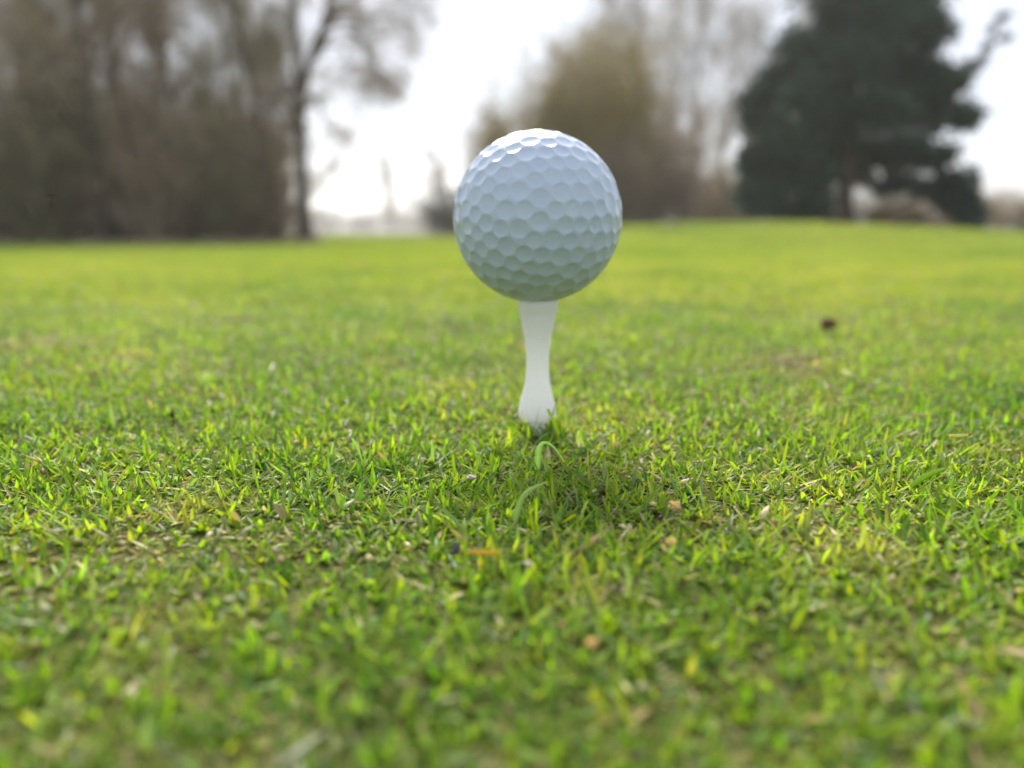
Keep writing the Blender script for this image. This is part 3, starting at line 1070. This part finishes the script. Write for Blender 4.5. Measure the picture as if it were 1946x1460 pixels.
# evergreen on the right
def evergreen():
    D = 28.0
    base = at(1608, 440, D)
    base = Vector((base.x, base.y, float(height(base.x, base.y))))
    r = np.random.default_rng(77)
    rnd = random.Random(77)
    lobes = [(1620, -60, 120, 90, 0), (1700, -40, 110, 80, .3), (1600, 40, 60, 60, .8), (1690, 40, 100, 70, -.6), (1760, 60, 60, 60, .4), (1530, 95, 70, 50, -.4),
             (1620, 120, 90, 60, -1.2), (1720, 140, 90, 60, .8), (1790, 150, 60, 50, 0), (1470, 165, 62, 50, .5), (1560, 190, 90, 55, -1.0),
             (1660, 210, 90, 55, -.8), (1760, 220, 80, 50, .8), (1835, 225, 42, 38, 0), (1455, 235, 50, 45, .3), (1500, 270, 80, 45, -.6),
             (1700, 290, 95, 50, 1.2), (1590, 285, 80, 45, .9), (1780, 300, 55, 35, .4), (1820, 345, 58, 32, .2), (1845, 385, 34, 30, 0), (1780, 360, 60, 28, .5),
             (1470, 320, 60, 48, .2), (1540, 340, 70, 45, -.3), (1460, 385, 50, 40, 0), (1530, 400, 60, 34, .3), (1700, 350, 60, 30, 1.0),
             (1822, 160, 30, 20, .1), (1842, 138, 22, 15, .1), (1856, 118, 20, 14, .1), (1876, 88, 15, 12, .1), (1893, 58, 14, 11, .1), (1908, 28, 14, 11, .1), (1908, 72, 12, 8, .1),
             (1425, 215, 38, 48, .3), (1428, 300, 38, 48, .2), (1425, 372, 42, 42, .1), (1870, 215, 26, 10, .2), (1630, 330, 45, 35, 1.4), (1565, 240, 62, 48, .6), (1850, 408, 38, 34, .1), (1812, 388, 50, 32, .4)]
    P, limbs = [], []
    trunk = stem_px([(1612, 455, 0, .30), (1610, 420, 0, .22), (1606, 340, 0, .20), (1612, 240, 0, .18), (1625, 120, 0, .15), (1640, 0, 0, .12), (1650, -110, 0, .05)], D)
    off = at(578, 440, D)
    sh = np.array([off.x - base.x, off.y - base.y, float(height(off.x, off.y)) - base.z])
    tp = trunk[0] + sh
    limbs.append((tp, trunk[1]))
    for px, py, rx, ry, dy in lobes:
        c = at(px, py, D + dy)
        c = np.array([c.x - base.x, c.y - base.y, c.z - base.z])
        ax, az = 1.12 * rx / F_PX * D, 1.12 * ry / F_PX * D
        i = int(np.argmin(np.abs(tp[:, 2] - (c[2] - 0.25 * abs(c[0])))))
        a = tp[i]
        mid = (a + c) / 2 + np.array([0, 0, -0.12])
        if px > 1815 and rx < 32:                              # the thin bough at the upper right grows from lobe to lobe
            limbs.append((np.array([last, (last + c) / 2, c]), np.array([.018, .016, .013])))
        else:
            limbs.append((np.array([a, mid, c]), np.array([.07, .05, .02])))
        last = c
        n = int(0.85 * (2100 if 1730 < px < 1850 and py < 280 else 2900) * max(0.022, ax * az / 1.6))
        u = r.normal(size=(n, 3))
        u /= np.linalg.norm(u, axis=1)[:, None]
        rad = r.random(n) ** 0.45
        rad = rad * (1 + 0.30 * np.sin(u[:, 0] * 5 + px) * np.cos(u[:, 2] * 6 + py) + r.normal(0, 0.10, n))
        sub = c + u * rad[:, None] * np.array([ax, max(ax * 0.8, 0.5), az])
        k = max(5, n // 40)                                   # gather needles in tufts
        cen = sub[r.integers(0, n, k)]
        w = r.integers(0, k, n)
        sub = cen[w] * 0.6 + sub * 0.4
        P.append(sub)
        for q in range(0, min(k, 24), 2):
            limbs.append((np.array([c, (c + cen[q]) / 2 + [0, 0, .04], cen[q]]), np.array([.018, .012, .006])))
    P = np.vstack(P)
    P = P[P[:, 2] > 0.15]
    v, q, c = leaf_quads(P, 0.115, r)
    root = empty('evergreen_tree', base)
    tag(root, 'large dark green evergreen tree with reddish trunk on the far side of the rise', 'tree')
    v2, q2 = tubes(limbs, 6)
    obj('trunk', mesh_from('evergreen_trunk', v2, q2, M_BARK_PINE, True), root)
    obj('crown', mesh_from('evergreen_crown', v, q, M_NEEDLE, False, c), root)


evergreen()
place('bare_shrub', 'pale brown brush showing under the right side of the dark evergreen', 'shrub', 1690, 34, [('stems', brush_c[0]), ('twigs', brush_c[1]), ('leaves', brush_c[2])], rz=1.0, scale=(0.9, 0.9, 0.62))
place('bare_shrub', 'pale brown brush under the outer tip of the dark evergreen', 'shrub', 1770, 35, [('stems', brush_c[0]), ('twigs', brush_c[1]), ('leaves', brush_c[2])], rz=3.0, scale=(0.9, 0.9, 0.55))
place('bare_shrub', 'low grey-brown shrub beyond the right side of the evergreen', 'shrub', 1915, 52, [('stems', brush_a[0]), ('twigs', brush_a[1]), ('leaves', brush_a[2])], rz=5.0, scale=(1.0, 1.0, 0.62))
place('bare_shrub', 'low grey-brown shrub at the far right edge of the lawn', 'shrub', 1985, 50, [('stems', brush_c[0]), ('twigs', brush_c[1]), ('leaves', brush_c[2])], rz=2.2, scale=(1.2, 1.2, 0.8))

place('bare_shrub', 'dark brown brush at the foot of the evergreen left of its trunk', 'shrub', 1545, 33, [('stems', brush_b[0]), ('twigs', brush_b[1]), ('leaves', brush_b[2])], rz=0.4, scale=(1.1, 1.1, 0.6))
place('bare_shrub', 'dark brown brush at the foot of the evergreen right behind its trunk', 'shrub', 1630, 34, [('stems', brush_b[0]), ('twigs', brush_b[1]), ('leaves', brush_b[2])], rz=2.4, scale=(1.1, 1.1, 0.55))
place('bare_shrub', 'olive-brown brush at the outer left foot of the evergreen', 'shrub', 1455, 35, [('stems', brush_b[0]), ('twigs', brush_b[1]), ('leaves', brush_b[2])], rz=4.4, scale=(1.1, 1.1, 0.75))
place('bare_shrub', 'low brown brush in the gap between brown shrub and evergreen', 'shrub', 1325, 44, [('stems', brush_a[0]), ('twigs', brush_a[1]), ('leaves', brush_a[2])], rz=1.4, scale=(1.2, 1.2, 0.7))

place('bare_shrub', 'grey-brown brush right under the lowest right bough of the evergreen', 'shrub', 1850, 44, [('stems', brush_a[0]), ('twigs', brush_a[1]), ('leaves', brush_a[2])], rz=3.3, scale=(1.1, 1.1, 0.6))

# far things left of the ball
hedge = shrub_meshes('hedge_bush', 51, 3.0, 4.4, 44, (9, 3), M_LEAF, M_LEAF, 5000, 0.08, twig_r=0.010, lean=0.9)
place('green_bush', 'grey-green rounded bush beside the left edge of the ball', 'shrub', 872, 60, [('stems', hedge[0]), ('twigs', hedge[1]), ('leaves', hedge[2])], scale=(1.35, 1.2, 1.2))
small = bare_tree_meshes('small_far_tree', 52, 8.5, 0.09, 14, (7, 4), (0.3, 0.8), M_BARK, M_TWIG, start=0.25, twig_r=0.016, fine=2500, fine_w=0.022)
place('small_tree', 'small bare tree standing over the grey-green bush', 'tree', 832, 88, [('trunk', small[0]), ('crown', small[1])])
slim = bare_tree_meshes('slim_far_tree', 53, 17.0, 0.14, 26, (6, 4), (0.15, 0.4), M_BARK, M_TWIG, start=0.1, up=0.2, twig_r=0.024, fine=1200, fine_l=0.8, fine_w=0.03)
place('slender_tree', 'faint slender bare tree standing alone in the distance', 'tree', 745, 190, [('trunk', slim[0]), ('crown', slim[1])])


def far_treeline():
    r = np.random.default_rng(61)
    P = []
    for k in range(150):                                     # it goes on to both sides of the view
        D = r.uniform(420, 520)
        px = r.uniform(480, 1000) if k < 60 else (r.uniform(-1900, 480) if k % 2 else r.uniform(1000, 3900))
        h = r.uniform(8, 17)
        w = r.uniform(4, 8)
        p = at(px, 440, D)
        n = 420 if k < 60 else 200
        u = r.normal(size=(n, 3))
        u /= np.linalg.norm(u, axis=1)[:, None]
        rad = r.random(n)[:, None] ** 0.4
        P.append(np.array([p.x, p.y, h * 0.5 - 0.4]) + u * rad * np.array([w, w, h * 0.55]))
    P = np.vstack(P)
    P[:, 2] = np.maximum(P[:, 2], 0.0)
    v, q, c = leaf_quads(P, 0.85, r)
    o = obj('treeline', mesh_from('treeline', v, q, M_LEAF, False, c))
    tag(o, 'far hazy blue-grey line of woodland low on the horizon', 'treeline', kind='stuff')


far_treeline()


def leaf_litter():
    r = np.random.default_rng(71)
    n = 9000
    D = r.uniform(21.5, 33, n)
    px = r.uniform(-160, 620, n)
    x = D * (px - 973) / F_PX
    k = r.random(n) < np.clip((D - 21.5) / 4 + 0.3 * vnoise(x, D, 1.3, 72), 0, 1)
    x, D = x[k], D[k]
    P = np.stack([x, D, height(x, D) + r.uniform(0.0, 0.12, len(x))], -1)
    v, q, c = leaf_quads(P, 0.07, r)
    o = obj('leaf_litter', mesh_from('leaf_litter', v, q, M_DEADLEAF, False, c))
    tag(o, 'brown leaf litter along the foot of the dense wood', 'leaf litter', kind='stuff')


leaf_litter()

# ------------------------------------------------------------------ small things lying in the turf
def strip_blade(name, label, cat, pts, widths, color, mat=None):
    """a single thin bent leaf given by its centre line"""
    P = np.array([list(p) for p in pts], float)
    n = 22
    t = np.linspace(0, 1, len(P))
    ti = np.linspace(0, 1, n)
    C = np.stack([np.interp(ti, t, P[:, k]) for k in range(3)], -1)
    for _ in range(3):
        C[1:-1] = (C[:-2] + 2 * C[1:-1] + C[2:]) / 4
    Wd = np.interp(ti, np.linspace(0, 1, len(widths)), widths)
    d = np.gradient(C, axis=0)
    d /= np.linalg.norm(d, axis=1)[:, None]
    side = np.cross(d, np.array([0.15, 1.0, 0.1]))
    side /= np.linalg.norm(side, axis=1)[:, None]
    nrm = np.cross(side, d)
    th = 0.00012
    o1 = C - side * Wd[:, None] / 2
    o2 = C + nrm * (Wd[:, None] * 0.18 + th)
    o3 = C + side * Wd[:, None] / 2
    o4 = C - nrm * th
    V = np.stack([o1, o2, o3, o4], 1)
    base = C[0].copy()
    V = (V - base).reshape(-1, 3)
    i = np.arange(n - 1)[:, None] * 4
    j = np.arange(4)
    q = np.stack([i + j, i + (j + 1) % 4, i + 4 + (j + 1) % 4, i + 4 + j], -1).reshape(-1, 4)
    col = np.repeat(np.array(color)[None], len(V), 0)
    me = mesh_from(name, V, q, M_GRASS, True, col)
    o = obj(name, me, loc=base)
    tag(o, label, cat)
    return o


def up_px(px, py, ref):
    """the point at pixel (px, py) at the same distance as the turf point ref"""
    return at(px, py, ref.y)


b1 = on_turf(1021, 897, 0.003)
strip_blade('grass_blade', 'tall pale grass blade bent over in an arch in front of the tee', 'grass blade',
            [up_px(1021, 893, b1), up_px(1022, 875, b1), up_px(1023, 858, b1), up_px(1027, 845, b1), up_px(1036, 840, b1), up_px(1047, 845, b1), up_px(1060, 858, b1), up_px(1072, 878, b1)],
            [0.0010, 0.0014, 0.0013, 0.0009, 0.0006, 0.0004, 0.0003], (0.70, 0.80, 0.40))
b2 = on_turf(980, 985, 0.003)
strip_blade('grass_blade', 'long pale curved grass blade lying toward the lens below the arched one', 'grass blade',
            [up_px(978, 990, b2), up_px(985, 968, b2), up_px(990, 950, b2), up_px(1000, 935, b2), up_px(1014, 927, b2), up_px(1038, 924, b2) + Vector((0, .002, 0))],
            [0.0011, 0.0012, 0.0010, 0.0008, 0.0005, 0.0003], (0.46, 0.53, 0.27))
b3 = on_turf(1420, 930, 0.004)
strip_blade('grass_blade', 'broad bright green blade leaning right in the turf right of the tee', 'grass blade',
            [up_px(1730, 925, b3), up_px(1755, 908, b3), up_px(1778, 897, b3), up_px(1800, 890, b3)], [0.0010, 0.0013, 0.0010, 0.0003], (0.30, 0.42, 0.06))
b4 = on_turf(893, 1052, 0.005)
strip_blade('straw_fragment', 'short orange-yellow piece of dry straw lying below the tee', 'straw',
            [up_px(884, 1050, b4), up_px(905, 1049, b4), up_px(928, 1051, b4), up_px(952, 1049, b4)], [0.0005, 0.0009, 0.0010, 0.0004], (0.60, 0.42, 0.10))
b5 = on_turf(560, 790, 0.006)
strip_blade('straw_fragment', 'thin pale dry stalk lying on the turf right of the tee', 'straw',
            [up_px(1805, 828, on_turf(1820, 835, .006)), up_px(1820, 829, on_turf(1820, 835, .006)), up_px(1840, 827, on_turf(1820, 835, .006))], [0.0008, 0.0009, 0.0006], (0.55, 0.50, 0.30))


def clod(name, label, cat, px, py, size, c1, c2, seed, z=0.005, squash=0.7):
    import bmesh
    bm = bmesh.new()
    bmesh.ops.create_icosphere(bm, subdivisions=3, radius=1.0)
    r = np.random.default_rng(seed)
    for vtx in bm.verts:
        p = np.array(vtx.co)
        k = 1 + 0.22 * math.sin(p[0] * 3.1 + seed) * math.cos(p[1] * 2.7 + seed * 2) + 0.16 * math.sin(p[2] * 5.3 + p[0] * 4 + seed) + r.normal(0, 0.05)
        vtx.co = Vector((p[0] * k * size, p[1] * k * size * 0.8, p[2] * k * size * squash))
    me = bpy.data.meshes.new(name)
    bm.to_mesh(me)
    bm.free()
    m = mat_simple(name + '_surface', c1, c2, 900, 0.9, 0.15, 0.6, 0.0004)
    me.materials.append(m)
    p = on_turf(px, py, z)
    p.z = z + float(height(p.x, p.y))
    o = obj(name, me, loc=p)
    tag(o, label, cat)
    return o


clod('soil_clod', 'small dark reddish-brown clod on the grass right of the tee', 'soil clod', 1575, 614, 0.0042, (0.085, 0.046, 0.030), (0.18, 0.10, 0.066), 3, 0.006)
clod('stone_chip', 'pale grey stone chip in the turf left of the arched blade', 'stone chip', 896, 906, 0.0010, (0.40, 0.34, 0.25), (0.56, 0.49, 0.38), 5, 0.0036, 0.4)
clod('seed_husk', 'dark grey seed husk beside the orange straw', 'seed husk', 866, 1040, 0.00065, (0.06, 0.06, 0.07), (0.13, 0.12, 0.13), 6, 0.005, 1.3)
clod('dry_crumb', 'yellow-orange crumb in the worn turf right of the curved blade', 'dry crumb', 1283, 962, 0.0011, (0.5, 0.30, 0.08), (0.75, 0.55, 0.25), 7, 0.0045, 0.8)
clod('dry_crumb', 'orange crumb in the blurred turf near the bottom centre', 'dry crumb', 1124, 1222, 0.0006, (0.55, 0.28, 0.08), (0.75, 0.45, 0.2), 8, 0.005, 0.9)
clod('dry_crumb', 'cream crumb in the turf below the seed husk', 'dry crumb', 1004, 1074, 0.0005, (0.6, 0.52, 0.32), (0.75, 0.68, 0.48), 9, 0.005, 0.9)
clod('dry_crumb', 'yellow crumb in the turf at the right of the orange straw', 'dry crumb', 1275, 1036, 0.0008, (0.6, 0.42, 0.08), (0.78, 0.6, 0.2), 10, 0.005, 0.9)


def litter():
    """clippings, husks and crumbs scattered through the turf"""
    r = np.random.default_rng(44)
    n = 10000
    y = 0.03 + 0.42 * np.sqrt(r.random(n))
    x = r.uniform(-1, 1, n) * (0.8 * y + 0.03)
    d = dryness(x, y)
    k = r.random(n) < np.clip(d * 2.0 - 0.05, 0.10, 1)
    k &= np.hypot(x - TEE_XY[0], y - TEE_XY[1]) > 0.0065
    x, y = x[k], y[k]
    n = len(x)
    z = height(x, y) + np.clip(r.normal(0.0022, 0.0010, n), 0.0004, 0.0048)
    s = np.minimum(r.gamma(4, 0.00042 / 4, n), 0.0008)
    # thicker straw on the worn spots
    for cpx, cpy, rx, ry, m, zz, ss in ((1488, 686, .008, .018, 110, .0022, .00055), (1514, 673, .005, .012, 50, .0025, .0006), (480, 988, .014, .005, 30, .0026, .00035),
                                        (40, 1108, .006, .004, 30, .0026, .00035)):
        c = on_turf(cpx, cpy)
        ex, ey = c.x + r.normal(0, rx, m), c.y + r.normal(0, ry, m)
        x, y = np.concatenate([x, ex]), np.concatenate([y, ey])
        z = np.concatenate([z, height(ex, ey) + np.clip(r.normal(zz, 0.0008, m), 0.001, 0.0055)])
        s = np.concatenate([s, np.clip(r.normal(ss, ss * 0.3, m), 0.0002, 0.0016)])
    n = len(x)
    el = np.where(r.random(n) < 0.4, r.uniform(2, 5, n), r.uniform(0.8, 1.5, n))
    th = r.uniform(0, 2 * math.pi, n)
    tl = r.normal(0, 0.35, n)
    oct_ = np.array([(1, 0, 0), (0, 1, 0), (-1, 0, 0), (0, -1, 0), (0, 0, 1), (0, 0, -1)], float)
    fo = np.array([(0, 1, 4), (1, 2, 4), (2, 3, 4), (3, 0, 4), (1, 0, 5), (2, 1, 5), (3, 2, 5), (0, 3, 5)])
    jit = 1 + r.normal(0, 0.25, (n, 6, 1))
    v = oct_[None] * jit * np.stack([s * el, s, s * 0.55], -1)[:, None]
    v[..., 2] += v[..., 0] * np.tan(tl)[:, None]
    vx = v[..., 0] * np.cos(th)[:, None] - v[..., 1] * np.sin(th)[:, None] + x[:, None]
    vy = v[..., 0] * np.sin(th)[:, None] + v[..., 1] * np.cos(th)[:, None] + y[:, None]
    vz = v[..., 2] + z[:, None]
    V = np.stack([vx, vy, vz], -1).reshape(-1, 3)
    q = (np.arange(n) * 6)[:, None, None] + fo[None]
    pal = np.array([(0.66, 0.54, 0.30), (0.56, 0.40, 0.20), (0.72, 0.65, 0.44), (0.46, 0.26, 0.13), (0.14, 0.09, 0.06), (0.60, 0.42, 0.10)])
    c = pal[r.choice(6, n, p=[.34, .18, .32, .06, .04, .06])] * np.exp(r.normal(0, 0.2, n))[:, None]
    me = mesh_from('clippings', V, q.reshape(-1, 3), M_GRASS, False, np.repeat(np.concatenate([c, np.zeros((n, 1))], 1), 6, 0))
    o = obj('clippings', me)
    tag(o, 'dry straw clippings and crumbs scattered in the turf', 'clippings', kind='stuff')


litter()

# ------------------------------------------------------------------ thin haze over the course
def haze():
    x0, x1, y0, y1, z0, z1 = -900, 900, -120, 1100, -1.6, 30.0
    v = [(x, y, z) for z in (z0, z1) for y in (y0, y1) for x in (x0, x1)]
    f = [(0, 2, 3, 1), (4, 5, 7, 6), (0, 1, 5, 4), (2, 6, 7, 3), (0, 4, 6, 2), (1, 3, 7, 5)]
    m = bpy.data.materials.new('haze_air')
    m.use_nodes = True
    n = m.node_tree.nodes
    n.clear()
    o = n.new('ShaderNodeOutputMaterial')
    pv = n.new('ShaderNodeVolumePrincipled')
    pv.inputs['Color'].default_value = (0.96, 0.94, 0.90, 1)
    pv.inputs['Density'].default_value = HAZE
    pv.inputs['Anisotropy'].default_value = 0.45
    m.node_tree.links.new(pv.outputs['Volume'], o.inputs['Volume'])
    ob = obj('haze', mesh_from('haze', np.array(v, float), np.array(f), m))
    tag(ob, 'thin pale spring haze over the golf course', 'haze', kind='stuff')


HAZE = 0.0009
haze()
